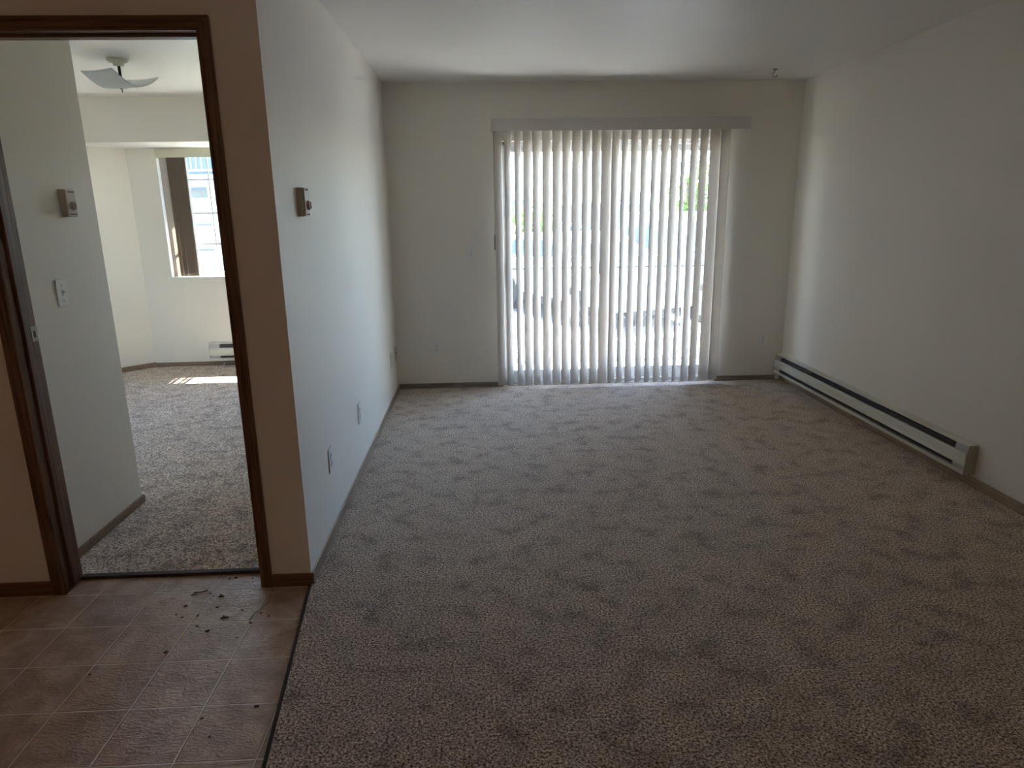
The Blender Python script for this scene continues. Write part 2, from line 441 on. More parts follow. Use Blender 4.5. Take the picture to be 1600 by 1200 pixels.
# ------------------------------------------------------------------ sliding glass door
door = struct(MB().box(GX0, GX0 + 0.045, 0.05, 0.15, -0.005, GTOP).box(GX1 - 0.045, GX1, 0.05, 0.15, -0.005, GTOP)
              .box(GX0, GX1, 0.05, 0.15, GTOP - 0.03, GTOP).box(GX0, GX1, 0.05, 0.15, -0.005, 0.03).build('door_1', FRAME, bevel=0.002))
def panel(x0, x1, y, nm):
    f = MB()
    s, t, bt = 0.045, 0.05, 0.085
    f.box(x0, x0 + s, y, y + 0.035, 0.03, GTOP - 0.03); f.box(x1 - s, x1, y, y + 0.035, 0.03, GTOP - 0.03)
    f.box(x0 + s, x1 - s, y, y + 0.035, GTOP - 0.03 - t, GTOP - 0.03); f.box(x0 + s, x1 - s, y, y + 0.035, 0.03, 0.03 + bt)
    fr = f.build(nm, FRAME, door, bevel=0.002)
    g = MB().box(x0 + s - 0.004, x1 - s + 0.004, y + 0.014, y + 0.020, 0.03 + bt - 0.004, GTOP - 0.026 - t).build('glass_pane', GLASS, fr)
    q = MB()
    for a, b in ((x0 + s, x0 + s + 0.005), (x1 - s - 0.005, x1 - s)): q.box(a, b, y + 0.008, y + 0.026, 0.03 + bt, GTOP - 0.03 - t)
    q.box(x0 + s, x1 - s, y + 0.008, y + 0.026, 0.03 + bt, 0.034 + bt)
    q.build('gasket', GASKET, fr)
    return fr
GM = (GX0 + GX1) / 2
p1 = panel(GX0 + 0.04, GM + 0.02, 0.060, 'sliding_panel')
p2 = panel(GM - 0.04, GX1 - 0.04, 0.103, 'fixed_panel')
hd = MB().box(GX0 + 0.052, GX0 + 0.072, 0.020, 0.060, 0.85, 1.06).box(GX0 + 0.045, GX0 + 0.080, 0.052, 0.060, 0.82, 1.09).build('handle', mat('grey_handle', (0.25, 0.25, 0.26), 0.4), p1, bevel=0.004)
MB().box(GM - 0.11, GM - 0.085, 0.045, 0.060, 0.94, 1.045).build('latch', mat('grey_latch', (0.22, 0.24, 0.28), 0.4), p1, bevel=0.003)
MB().box(GX0 + 0.045, GX1 - 0.045, 0.0, 0.05, -0.004, 0.006).build('track_sill', mat('track_aluminium', (0.5, 0.5, 0.5), 0.4, metal=0.6), door)

# ------------------------------------------------------------------ vertical blind
blind = thing('vertical_blind', (1.84, -0.07, 2.16), 'wide beige vertical blind with half open slats hanging over the glass patio door', 'blind')
v = MB(); v.box(0.835, 2.872, -0.132, -0.128, 2.070, 2.150); v.box(0.835, 0.839, -0.128, -0.003, 2.070, 2.150); v.box(2.868, 2.872, -0.128, -0.003, 2.070, 2.150); v.box(0.835, 2.872, -0.134, -0.126, 2.150, 2.156); v.box(0.835, 2.872, -0.134, -0.126, 2.066, 2.072)
v.build('valance', VALANCE, blind)
MB().box(0.85, 2.80, -0.11, -0.055, 2.105, 2.14).box(0.85, 2.80, -0.128, -0.001, 2.144, 2.150).build('headrail', FRAME, blind, bevel=0.003)
slats = [(0.8835, 36), (0.9625, 50), (1.0405, 50), (1.116, 37), (1.188, 42), (1.2685, 34), (1.3485, 33), (1.4255, 37), (1.5055, 32), (1.5825, 38), (1.6625, 30), (1.742, 18), (1.8175, 38), (1.8895, 46), (1.968, 37), (2.0475, 39), (2.13, 43), (2.21, 35), (2.2885, 34), (2.361, 51), (2.446, 33), (2.5235, 30), (2.6135, 5), (2.6965, 16)]
NS = 10
def slat_mesh(name, th, ztop, zbot, seed):
    rnd = random.Random(seed)
    bm = bmesh.new(); w_ = 0.0445; rows = 14
    cs, sn = math.cos(th), math.sin(th)
    lean = rnd.uniform(-0.004, 0.004); tw = rnd.uniform(-0.012, 0.012)
    grid = []
    for j in range(rows + 1):
        z = ztop + (zbot - ztop) * j / rows
        t_ = th + tw * (j / rows); cs, sn = math.cos(t_), math.sin(t_)
        row = []
        for i in range(NS + 1):
            u = -1 + 2 * i / NS
            bow = 0.0075 * (1 - u * u)
            # crown faces the room side (normal = (sin, -cos))
            x = u * w_ * cs + bow * sn + lean * j / rows
            y = u * w_ * sn - bow * cs
            row.append(bm.verts.new((x, y, z)))
        grid.append(row)
    for j in range(rows):
        for i in range(NS):
            bm.faces.new((grid[j][i], grid[j + 1][i], grid[j + 1][i + 1], grid[j][i + 1]))
    me = bpy.data.meshes.new(name); bm.to_mesh(me); bm.free()
    for p in me.polygons: p.use_smooth = True
    me.materials.append(SLAT)
    return me
for i, (x, th) in enumerate(slats):
    me = slat_mesh('slat', R(th), 2.100, 0.030, i)
    o = bpy.data.objects.new('slat', me); COL.objects.link(o); o.parent = blind
    o.location = Vector((x, -0.080, 0)) - Vector(blind.location)
    sm = o.modifiers.new('thick', 'SOLIDIFY'); sm.thickness = 0.0009
    c = MB().cyl((x, -0.080, 2.098), (0, 0, 1), 0.004, 0.014, 8).build('slat_stem', FRAME, blind)
wd = MB().tube([(0.853, -0.118, 2.10), (0.850, -0.120, 1.7), (0.847, -0.121, 1.28)], 0.0022).build('wand', mat('clear_grey_wand', (0.30, 0.29, 0.28), 0.3), blind, smooth=True)
MB().tube([(0.847, -0.121, 1.285), (0.8465, -0.121, 1.165)], 0.0055, 10).build('grip', mat('wand_grip', (0.20, 0.19, 0.19), 0.4), wd, smooth=True)

# ------------------------------------------------------------------ electrical plates
def plate(name, label, cat, pos, facing, kind, group=None, mt=PLATE, w_=0.072, h_=0.118):
    """facing: 'y' faces -Y, 'x' faces +X"""
    t = thing(name, pos, label, cat, group)
    Mx = Matrix.Translation(pos) @ (Matrix.Identity(4) if facing == 'y' else Matrix.Rotation(R(90), 4, 'Z'))
    def add(mb, n, mat_, par, bev=0): return mb.xf(Mx).build(n, mat_, par, bevel=bev)
    fp = add(MB().box(-w_ / 2, w_ / 2, -0.0065, -0.0002, -h_ / 2, h_ / 2), 'faceplate', mt, t, 0.003)
    if kind == 'switch':
        add(MB().box(-0.006, 0.006, -0.0075, -0.006, -0.013, 0.013), 'toggle_slot', TOGGLE, t)
        add(MB().prism([(-0.007, -0.004), (-0.020, 0.004), (-0.019, 0.009), (-0.007, 0.005)], 0, -0.004, 0.004), 'toggle', mt, t, 0.001)
        for z in (-0.033, 0.033): add(MB().cyl((0, -0.0062, z), (0, -1, 0), 0.0034, 0.0012, 12), 'screw', SCREW, t)
    elif kind == 'outlet':
        for z in (-0.0195, 0.0195):
            r = add(MB().prism([(-0.016, z - 0.010), (-0.010, z - 0.0145), (0.010, z - 0.0145), (0.016, z - 0.010), (0.016, z + 0.010), (0.010, z + 0.0145), (-0.010, z + 0.0145), (-0.016, z + 0.010)], 1, -0.0085, -0.006), 'receptacle', mt, t, 0.0006)
            add(MB().box(-0.0075, -0.0050, -0.0092, -0.0082, z - 0.002, z + 0.007).box(0.0045, 0.0070, -0.0092, -0.0082, z - 0.001, z + 0.006).cyl((0, -0.0082, z - 0.0075), (0, -1, 0), 0.0024, 0.001, 10), 'slots', HOLE, r)
        add(MB().cyl((0, -0.0062, 0), (0, -1, 0), 0.0034, 0.0012, 12), 'screw', SCREW, t)
    elif kind == 'jack':
        add(MB().cyl((0, -0.006, 0), (0, -1, 0), 0.006, 0.010, 12), 'coax_jack', SCREW, t)
        for z in (-0.041, 0.041): add(MB().cyl((0, -0.0062, z), (0, -1, 0), 0.0034, 0.0012, 12), 'screw', SCREW, t)
    return t
plate('light_switch', 'white toggle light switch on the back wall left of the blind', 'light switch', (0.651, 0, 1.130), 'y', 'switch')
plate('wall_outlet', 'white duplex outlet low on the back wall left of the blind', 'outlet', (0.335, 0, 0.352), 'y', 'outlet')
plate('wall_outlet', 'white duplex outlet low on the back wall right of the blind, above the heater end', 'outlet', (3.15, 0, 0.357), 'y', 'outlet')
plate('wall_outlet', 'white duplex outlet low on the left wall, nearest to the doorway corner', 'outlet', (0, -2.672, 0.357), 'x', 'outlet')
plate('wall_outlet', 'thin white outlet midway along the left wall', 'outlet', (0, -1.885, 0.348), 'x', 'outlet')
plate('wall_outlet', 'ivory outlet far down the left wall, second from the back corner', 'outlet', (0, -0.40, 0.338), 'x', 'outlet', mt=IVORY)
plate('cable_plate', 'ivory cable plate on the left wall tight to the back corner', 'wall plate', (0, -0.115, 0.335), 'x', 'jack', mt=IVORY)
plate('light_switch', 'white toggle light switch on the bedroom side wall below the thermostat', 'light switch', (XB, -2.655, 1.153), 'x', 'switch')

def thermostat(label, x, y, z, w_=0.072, h_=0.112, d=0.032, tint=THERMO):
    t = thing('thermostat', (x, y, z), label, 'thermostat')
    MB().box(x + 0.0002, x + d - 0.008, y - w_ / 2, y + w_ / 2, z - h_ / 2, z + h_ / 2).build('base', tint, t, bevel=0.002)
    c = MB().box(x + d - 0.009, x + d, y - w_ / 2 + 0.001, y + w_ / 2 - 0.001, z - h_ / 2 + 0.001, z + h_ / 2 - 0.001).build('cover', tint, t, bevel=0.003)
    for s in (-1, 1):
        v = MB()
        for k in range(7):
            yy = y - 0.024 + k * 0.008
            v.box(x + d - 0.001, x + d + 0.0006, yy, yy + 0.0045, z + s * 0.0475 - 0.003, z + s * 0.0475 + 0.003)
        v.build('vent_slots', HOLE, c)
    k = MB().lathe((x + d - 0.001, y + 0.004, z - 0.012), [(0.019, 0), (0.019, 0.003), (0.0165, 0.011), (0.014, 0.0125)], 28, 0).build('dial', THERMOK, t)
    MB().box(x + d + 0.009, x + d + 0.0155, y + 0.002, y + 0.006, z - 0.025, z + 0.001).build('pointer', THERMOK, k, bevel=0.001)
    return t
thermostat('beige wall thermostat with round dial, high on the left living room wall', 0, -2.815, 1.515)
thermostat('beige wall thermostat with round dial on the bedroom side wall above the light switch', XB, -2.515, 1.530, 0.075, 0.118, 0.030)

# ------------------------------------------------------------------ baseboard heaters
def heater(L, d=0.065, h=0.19, cap=0.10):
    """local: runs along +X from 0..L, back at y=0, front at y=-d, bottom at z=0; returns dict of mesh builders"""
    parts = []
    parts.append(('back_panel', HEAT, MB().box(0.003, L - 0.003, -0.004, -0.0005, 0, h)))
    top = MB().prism([(-0.0005, h), (-0.0005, h - 0.004), (-d + 0.016, h - 0.008), (-d + 0.016, h - 0.013), (-d + 0.013, h - 0.013), (-d + 0.013, h - 0.006)], 0, 0.003, L - 0.003)
    parts.append(('top_panel', HEAT, top))
    fr = MB().prism([(-d + 0.002, 0.130), (-d + 0.012, 0.135), (-d + 0.012, 0.132), (-d + 0.005, 0.128), (-d + 0.003, 0.122), (-d + 0.0055, 0.115), (-d + 0.0055, 0.075), (-d + 0.003, 0.066), (-d + 0.003, 0.060), (-d + 0.014, 0.052), (-d + 0.014, 0.049), (-d, 0.057), (-d, 0.066), (-d + 0.0025, 0.077), (-d + 0.0025, 0.113), (-d, 0.122)], 0, 0.003, L - 0.003)
    parts.append(('front_panel', HEAT, fr))
    bot = MB().prism([(-0.004, 0.0), (-0.004, 0.002), (-d + 0.006, 0.004), (-d + 0.003, 0.026), (-d, 0.026), (-d + 0.001, 0.0)], 0, 0.003, L - 0.003)
    parts.append(('bottom_lip', HEAT, bot))
    fins = MB()
    fins.box(cap, L - cap, -d + 0.016, -0.006, 0.030, h - 0.024)
    parts.append(('heating_fins', FIN, fins))
    for xa, xb in ((0.004, cap), (L - cap, L - 0.004)):
        parts.append(('end_filler', LABELM, MB().prism([(-d + 0.006, 0.126), (-d + 0.014, h - 0.010), (-d + 0.018, h - 0.010), (-d + 0.010, 0.126)], 0, xa, xb)))
        parts.append(('end_filler', LABELM, MB().box(xa, xb, -d + 0.006, -d + 0.010, 0.02, 0.060)))
    ec = [(-0.0005, 0.0), (-0.0005, h), (-d + 0.013, h - 0.004), (-d + 0.004, 0.138), (-d, 0.140), (-d + 0.001, 0.115), (-d + 0.001, 0.07), (-d, 0.05), (-d - 0.001, 0.0)]
    parts.append(('end_cap', HEATEND, MB().prism(ec, 0, 0, 0.003)))
    parts.append(('end_cap', HEATEND, MB().prism(ec, 0, L - 0.003, L)))
    n = max(2, int(L / 0.6))
    for k in range(1, n):
        x = cap + (L - 2 * cap) * k / n
        parts.append(('bracket', BLACK, MB().prism([(-d + 0.010, 0.140), (-d + 0.020, 0.180), (-0.006, 0.180), (-0.006, 0.14)], 0, x - 0.006, x + 0.006)))
    return parts
ht = thing('baseboard_heater', (W, -1.21, 0.066), 'long off-white electric baseboard heater along the foot of the right wall', 'heater')
Mx = Matrix.Translation((W, -0.006, 0.066)) @ Matrix.Rotation(R(-90), 4, 'Z') @ Matrix.Diagonal((1, 1, 0.875, 1))
for n, mm, mb in heater(2.412): mb.xf(Mx).build(n, mm, ht)
hb = thing('baseboard_heater', (-1.4, BY, 0.062), 'short white electric baseboard heater under the bedroom window', 'heater')
Mx = Matrix.Translation((-1.985, BY, 0.062)) @ Matrix.Diagonal((1, 1, 0.95, 1))
for n, mm, mb in heater(1.15): mb.xf(Mx).build(n, mm, hb)

# ------------------------------------------------------------------ ceiling hook
hk = thing('ceiling_hook', (2.908, -0.43, H), 'small white screw hook in the ceiling near the right back corner', 'hook')
HKM = mat('hook_white', (0.42, 0.40, 0.34), 0.45)
MB().cyl((2.908, -0.43, H - 0.004), (0, 0, 1), 0.017, 0.0039, 20).build('base_plate', mat('hook_plate', (0.2, 0.18, 0.14), 0.5), hk)
pts = [(2.912, -0.43, H - 0.003), (2.905, -0.43, H - 0.016)]
for k in range(12):
    a = R(110 + k * 22); pts.append((2.909 + 0.016 * math.cos(a), -0.43, H - 0.037 + 0.016 * math.sin(a)))
MB().tube(pts, 0.0035, 8).build('hook', HKM, hk, smooth=True)

# ------------------------------------------------------------------ bedroom ceiling light
LX, LY = -1.54, -0.89
lamp = thing('ceiling_light', (LX, LY, H), 'square frosted glass dish light hanging from the bedroom ceiling on a black stem', 'ceiling light')
cn = MB().lathe((LX, LY, H), [(0.066, -0.0005), (0.066, -0.012), (0.060, -0.018), (0.034, -0.026), (0.030, -0.040), (0.014, -0.043)], 32).build('canopy', CAN, lamp, smooth=True)
for sx in (-1, 1): MB().cyl((LX + sx * 0.052, LY, H - 0.017), (0, 0, -1), 0.006, 0.005, 12).build('screw', SCREW, cn)
MB().cyl((LX, LY, H - 0.155), (0, 0, 1), 0.009, 0.115, 16).build('stem', BLACK, lamp, smooth=True)
bm = bmesh.new(); n = 24; g = []
ang = R(-30)
for j in range(n + 1):
    row = []
    for i in range(n + 1):
        u, v_ = -1 + 2 * i / n, -1 + 2 * j / n
        uu, vv = u * 0.155, v_ * 0.155
        z = 0.078 * abs(v_) ** 1.8 + 0.006 * u * u
        x = uu * math.cos(ang) - vv * math.sin(ang); y = uu * math.sin(ang) + vv * math.cos(ang)
        row.append(bm.verts.new((LX + x, LY + y, H - 0.172 + z - 0.05 * x)))
    g.append(row)
for j in range(n):
    for i in range(n): bm.faces.new((g[j][i], g[j][i + 1], g[j + 1][i + 1], g[j + 1][i]))
mb = MB(); mb.bm = bm
sh = mb.build('glass_shade', FROST, lamp, smooth=True)
q = sh.modifiers.new('t', 'SOLIDIFY'); q.thickness = 0.004
MB().lathe((LX, LY, H - 0.172), [(0.009, 0.004), (0.012, -0.004), (0.009, -0.010), (0.004, -0.018), (0.006, -0.022), (0.002, -0.028)], 16).build('finial', SCREW, lamp, smooth=True)
MB().cyl((LX, LY, H - 0.172), (0, 0, 1), 0.022, 0.03, 16).build('socket_cap', BLACK, lamp)

# ------------------------------------------------------------------ bedroom window with its blind
m = MB(); yy0, yy1 = BY + 0.07, BY + 0.13; f = 0.045
m.box(WX0, WX0 + f, yy0, yy1, WZ0, WZ1); m.box(WX1 - f, WX1, yy0, yy1, WZ0, WZ1); m.box(WX0, WX1, yy0, yy1, WZ0, WZ0 + f); m.box(WX0, WX1, yy0, yy1, WZ1 - f, WZ1)
m.box(-1.20, -1.16, yy0, yy1, WZ0, WZ1)
win = struct(m.build('window_1', FRAME, bevel=0.002))
MB().box(WX0 + 0.002, WX1 - 0.002, yy0 + 0.028, yy0 + 0.034, WZ0 + 0.01, WZ1 - 0.01).build('glass_pane', GLASS, win)
m = MB(); gy0, gy1 = yy0 + 0.012, yy0 + 0.022
for x in (-1.845, -1.50): m.box(x - 0.006, x + 0.006, gy0, gy1, WZ0, WZ1)
for z, hh in ((1.489, 0.008), (1.20, 0.012), (1.80, 0.008)): m.box(WX0 + f, WX1 - f, gy0 + 0.001, gy1 - 0.001, z - hh, z + hh)
m.build('window_grille', FRAME, win)
MB().box(WX0 - 0.01, WX1 + 0.01, BY - 0.018, BY + 0.07, WZ0 - 0.012, WZ0 + 0.006).build('window_sill', FRAME, win, bevel=0.003)
m = MB(); wallpiece(m, pr, qr, 0.14, 0.86, 0.89, 0.93, 0.05); wallpiece(m, pr, qr, 0.14, 0.86, 1.96, 2.0, 0.05); wallpiece(m, pr, qr, 0.14, 0.19, 0.93, 1.96, 0.05); wallpiece(m, pr, qr, 0.81, 0.86, 0.93, 1.96, 0.05)
win2 = struct(m.build('window_added', FRAME))  # frame of the unseen window added for bedroom light
bl = thing('vertical_blind', (-1.62, BY, WZ1), 'vertical blind in the bedroom window, its slats stacked at the left side', 'blind')
MB().box(WX0 + 0.004, WX1 - 0.004, BY - 0.028, BY - 0.022, 1.995, WZ1 - 0.002).box(WX0 + 0.004, WX0 + 0.01, BY - 0.022, BY + 0.06, 1.995, WZ1 - 0.002).build('valance', HEADER, bl)
MB().box(WX0 + 0.01, WX1 - 0.01, BY + 0.0, BY + 0.04, 2.03, 2.065).build('headrail', FRAME, bl)
SLB = slat_mat('bedroom_blind_vinyl', (0.40, 0.345, 0.29), (0.42, 0.33, 0.25), 0.30)
for k in range(15):
    x = -2.185 + k * 0.0125
    th = R(102 + random.uniform(-4, 4))
    me = slat_mesh('slat', th, 2.035, WZ0 + 0.012, 50 + k); me.materials.clear(); me.materials.append(SLB)
    o = bpy.data.objects.new('slat', me); COL.objects.link(o); o.parent = bl; o.location = Vector((x, BY + 0.022, 0)) - Vector(bl.location)
me = slat_mesh('slat', R(35), 2.035, WZ0 + 0.012, 99); me.materials.clear(); me.materials.append(SLB)
o = bpy.data.objects.new('slat', me); COL.objects.link(o); o.parent = bl; o.location = Vector((-2.215, BY + 0.03, 0)) - Vector(bl.location)

# thin cord on the bedroom carpet
tag(MB().tube([(-1.86, BY - 0.03, 0.035), (-1.865, BY - 0.07, 0.010), (-1.875, 1.00, 0.007), (-1.90, 0.90, 0.007), (-1.915, 0.86, 0.007)], 0.003, 6).build('loose_cord', FRAME, smooth=True),
    'thin white loose cord trailing on the bedroom carpet from the short heater', 'cord')

# ------------------------------------------------------------------ debris on the vinyl
LEAF = mat('dried_leaf', (0.030, 0.024, 0.014), 0.8)
LEAF2 = mat('olive_leaf', (0.10, 0.085, 0.03), 0.8)
def crumb_mesh(seed, r):
    rnd = random.Random(seed); b = bmesh.new()
    bmesh.ops.create_icosphere(b, subdivisions=2, radius=r)
    for v in b.verts:
        k = 1 + 0.45 * noise.noise(v.co * (2.2 / r) + Vector((seed * 3.1, 0, 0)))
        v.co = Vector((v.co.x * k * 1.5, v.co.y * k * 0.9, max(-0.35 * r, v.co.z * 0.5 * k)))
    me = bpy.data.meshes.new('leaf_crumb'); b.to_mesh(me); b.free(); me.materials.append(LEAF)
    return me
crumbs = [(-0.397, -3.195, 4), (-0.378, -3.214, 3), (-0.332, -3.297, 5), (-0.459, -3.281, 5), (-0.471, -3.338, 4), (-0.44, -3.358, 4), (-0.385, -3.351, 5), (-0.36, -3.421, 4), (-0.309, -3.453, 6), (-0.167, -3.413, 5), (-0.408, -3.571, 6), (-0.186, -3.502, 3), (-0.148, -3.349, 4), (-0.112, -3.371, 4), (-0.228, -3.323, 4), (-0.154, -3.908, 4), (-0.101, -3.986, 4), (-0.004, -3.867, 6), (-0.61, -3.676, 4), (-0.335, -3.078, 6), (-0.36, -3.082, 5), (-0.262, -3.086, 4)]
for i, (x, y, r) in enumerate(crumbs):
    o = bpy.data.objects.new('leaf_crumb', crumb_mesh(i, r * 0.001)); COL.objects.link(o)
    o.location = (x, y, -0.008 + r * 0.00035); o.rotation_euler.z = i * 1.3
    if y < -3.8: lb, gr = 'small brown crumb on the vinyl towards the living room carpet edge', 'crumbs towards the carpet edge'
    elif y > -3.1: lb, gr = 'small dark leaf crumb on the vinyl against the bedroom carpet edge', 'crumbs against the bedroom carpet edge'
    else: lb, gr = 'small dark dried leaf crumb scattered on the vinyl tiles in front of the bedroom doorway', 'scattered crumbs before the doorway'
    if i == 18: lb, gr = 'lone brown crumb on the vinyl tiles left of all the other crumbs', None
    if i == 10: lb, gr = 'brown crumb on a grout line in front of the main scatter of crumbs', None
    tag(o, lb, 'debris', gr)
def leafclump(name, pts, r, label, mt):
    b = MB(); b.tube(pts, r, 6)
    p = [Vector(q) for q in pts]
    for k, q in enumerate(p):
        a = k * 1.9
        b.poly([q + Vector((0, 0, 0.003)), q + Vector((0.012 * math.cos(a), 0.008 * math.sin(a), 0.006)), q + Vector((0.020 * math.cos(a + .3), 0.016 * math.sin(a + .3), 0.003)), q + Vector((0.010 * math.cos(a + .8), 0.012 * math.sin(a + .8), 0.002))])
    return tag(b.build(name, mt), label, 'debris')
z = -0.0055
leafclump('dried_twig', [(-0.468, -3.205, z), (-0.455, -3.196, z), (-0.446, -3.187, z + .002), (-0.430, -3.181, z), (-0.415, -3.170, z)], 0.0022, 'curled olive brown dried twig with leaves on the vinyl before the doorway', LEAF2)
leafclump('dried_leaf', [(-0.352, -3.224, z), (-0.341, -3.221, z), (-0.333, -3.219, z)], 0.003, 'dark crumpled dried leaf on the vinyl, right of the curled twig', LEAF)
leafclump('dried_leaf', [(-0.290, -3.378, z), (-0.275, -3.374, z), (-0.262, -3.371, z)], 0.0022, 'narrow dark dried leaf lying on a cross grout line', LEAF)
leafclump('dried_leaf', [(-0.225, -3.099, z), (-0.221, -3.089, z), (-0.213, -3.083, z)], 0.0022, 'dark dried leaf at the right foot of the doorway on the shiny vinyl', LEAF)
tag(MB().tube([(-0.150, -3.24, -0.006), (-0.142, -3.27, -0.006), (-0.152, -3.31, -0.006), (-0.172, -3.36, -0.006), (-0.178, -3.40, -0.006)], 0.0012, 5).build('dried_stalk', LEAF), 'thin curved dark stalk on the vinyl by the right door casing', 'debris')

# ------------------------------------------------------------------ unseen ceiling lamp added behind the camera as warm fill for the entry
KX, KY = -0.9, -7.1
kl = thing('ceiling_light', (KX, KY, H), 'added round warm dome ceiling light, unseen behind the viewpoint, filling the entry', 'ceiling light')
MB().lathe((KX, KY, H), [(0.17, -0.0005), (0.17, -0.02), (0.16, -0.025)], 32).build('base_ring', CAN, kl, smooth=True)
MB().lathe((KX, KY, H), [(0.155, -0.022), (0.15, -0.05), (0.12, -0.085), (0.06, -0.105), (0.005, -0.11)], 32).build('diffuser', slat_mat('opal_glass', (0.8, 0.75, 0.65), (0.85, 0.75, 0.6), 0.6), kl, smooth=True)
kd = bpy.data.lights.new('entry_fill_bulb', 'POINT'); kd.energy = 0.72; kd.color = (1.0, 0.56, 0.30); kd.shadow_soft_size = 0.12
ko = bpy.data.objects.new('entry_fill_bulb', kd); COL.objects.link(ko); ko.location = (KX, KY, H - 0.26)

# ------------------------------------------------------------------ outside
CONC = mat('patio_concrete', (0.46, 0.44, 0.42), 0.85)
add_noise_bump(CONC, 40, 0.3, 0.004)
ASPH = mat('pale_asphalt', (0.17, 0.17, 0.17), 0.9)
n = add_noise_bump(ASPH, 30, 0.4, 0.01)
WHITEV = mat('white_railing', (0.80, 0.80, 0.80), 0.4)
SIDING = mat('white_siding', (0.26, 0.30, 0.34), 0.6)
ROOFM = mat('grey_roof', (0.18, 0.19, 0.22), 0.8)
DARKW = mat('window_dark_glass', (0.10, 0.14, 0.20), 0.1)
CARW = mat('white_car_paint', (0.80, 0.81, 0.82), 0.2, 0.6)
TIRE = mat('tire_rubber', (0.03, 0.03, 0.035), 0.8)
RIM = mat('wheel_rim', (0.45, 0.46, 0.48), 0.3, metal=0.7)
TRUNK = mat('bark', (0.16, 0.12, 0.09), 0.9)
LEAFG = slat_mat('green_leaves', (0.16, 0.26, 0.07), (0.30, 0.45, 0.10), 0.45)
HEDGE = slat_mat('hedge_leaves', (0.10, 0.17, 0.08), (0.14, 0.24, 0.08), 0.35)
POLEM = mat('utility_pole', (0.25, 0.22, 0.2), 0.8)
GZ = -0.35
struct(MB().box(-40, 60, 1.75, 90, GZ - 0.1, GZ).build('ground', ASPH))
struct(MB().box(-0.6, 4.6, 0.15, 1.75, GZ - 0.1, -0.03).build('patio_slab', CONC))
LAWN = mat('added_lawn_grass', (0.23, 0.235, 0.17), 0.95)
add_noise_bump(LAWN, 25, 0.8, 0.03)
struct(MB().box(-12, -0.62, 0.15, 8.0, GZ - 0.1, GZ + 0.01).build('ground_added_lawn', LAWN))  # unseen lawn added to temper ground bounce into the bedroom
# balcony deck of the storey above
struct(MB().box(0.3, 7, 0.15, 1.70, 2.62, 2.80).build('upper_deck', WHITEV))
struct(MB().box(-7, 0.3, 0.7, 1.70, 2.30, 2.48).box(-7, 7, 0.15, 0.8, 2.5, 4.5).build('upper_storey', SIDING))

# patio railing: top and bottom rail, posts, pickets
rl = thing('patio_railing', (1.9, 1.62, -0.03), 'white metal patio railing just outside the glass door', 'railing')
MB().box(-0.5, 4.5, 1.59, 1.65, 0.915, 0.985).build('top_rail', WHITEV, rl, bevel=0.006)
MB().box(-0.5, 4.5, 1.605, 1.635, 0.86, 0.875).build('mid_rail', GASKET, rl)
MB().box(-0.5, 4.5, 1.60, 1.64, 0.05, 0.09).build('bottom_rail', WHITEV, rl)
for x in (-0.45, 1.03, 2.95, 4.45): MB().box(x - 0.03, x + 0.03, 1.59, 1.65, -0.03, 0.915).build('post', WHITEV, rl)
MB().box(-0.42, 4.42, 1.617, 1.623, 0.09, 0.86).build('glass_panel', GLASS, rl)

def building(name, label, x0, x1, y, z1, wins, ledges, gable=None, depth=8, mt=SIDING):
    b = thing(name, ((x0 + x1) / 2, y + depth / 2, GZ), label, 'building')
    MB().box(x0, x1, y, y + depth, GZ, z1).build('walls', mt, b)
    for (a, c, d, e) in wins:
        MB().box(a, c, y - 0.02, y + 0.02, d, e).build('window', DARKW, b)
    for (a, c, z, t) in ledges:
        MB().box(a, c, y - 0.12, y + 0.02, z - t, z + t).build('ledge', ROOFM, b)
    MB().box(x0 - 0.3, x1 + 0.3, y - 0.3, y + depth + 0.3, z1, z1 + 0.07).build('roof_edge', WHITEV, b)
    if gable:
        gx0, gx1, gz = gable
        MB().prism([(gx0, z1 + 0.07), (gx1, z1 + 0.07), ((gx0 + gx1) / 2, gz)], 1, y + 0.3, y + depth * 0.8).build('gable_roof', ROOFM, b)
    return b
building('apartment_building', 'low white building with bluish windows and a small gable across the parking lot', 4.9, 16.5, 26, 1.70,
         [(5.4, 6.3, 1.0, 1.55), (7.1, 8.0, 0.85, 1.6), (9.2, 10.6, 0.85, 1.55), (11.4, 12.6, 0.85, 1.55), (5.4, 6.4, -0.1, 0.5), (7.0, 8.4, -0.1, 0.55), (8.9, 10.9, -0.2, 0.5), (11.6, 13.0, -0.1, 0.5), (13.8, 15.0, 0.85, 1.55)],
         [(5.0, 16.4, 0.62, 0.05)], (7.0, 8.7, 2.35))
building('townhouse', 'pale townhouse wing seen through the left slats beyond the trees', -6.0, 3.2, 32, 2.0,
         [(-5.0, -3.8, 0.3, 1.3), (-2.2, -1.0, 0.3, 1.3), (0.6, 1.8, 0.3, 1.3)], [(-6, 3.2, 0.0, 0.05)], None)
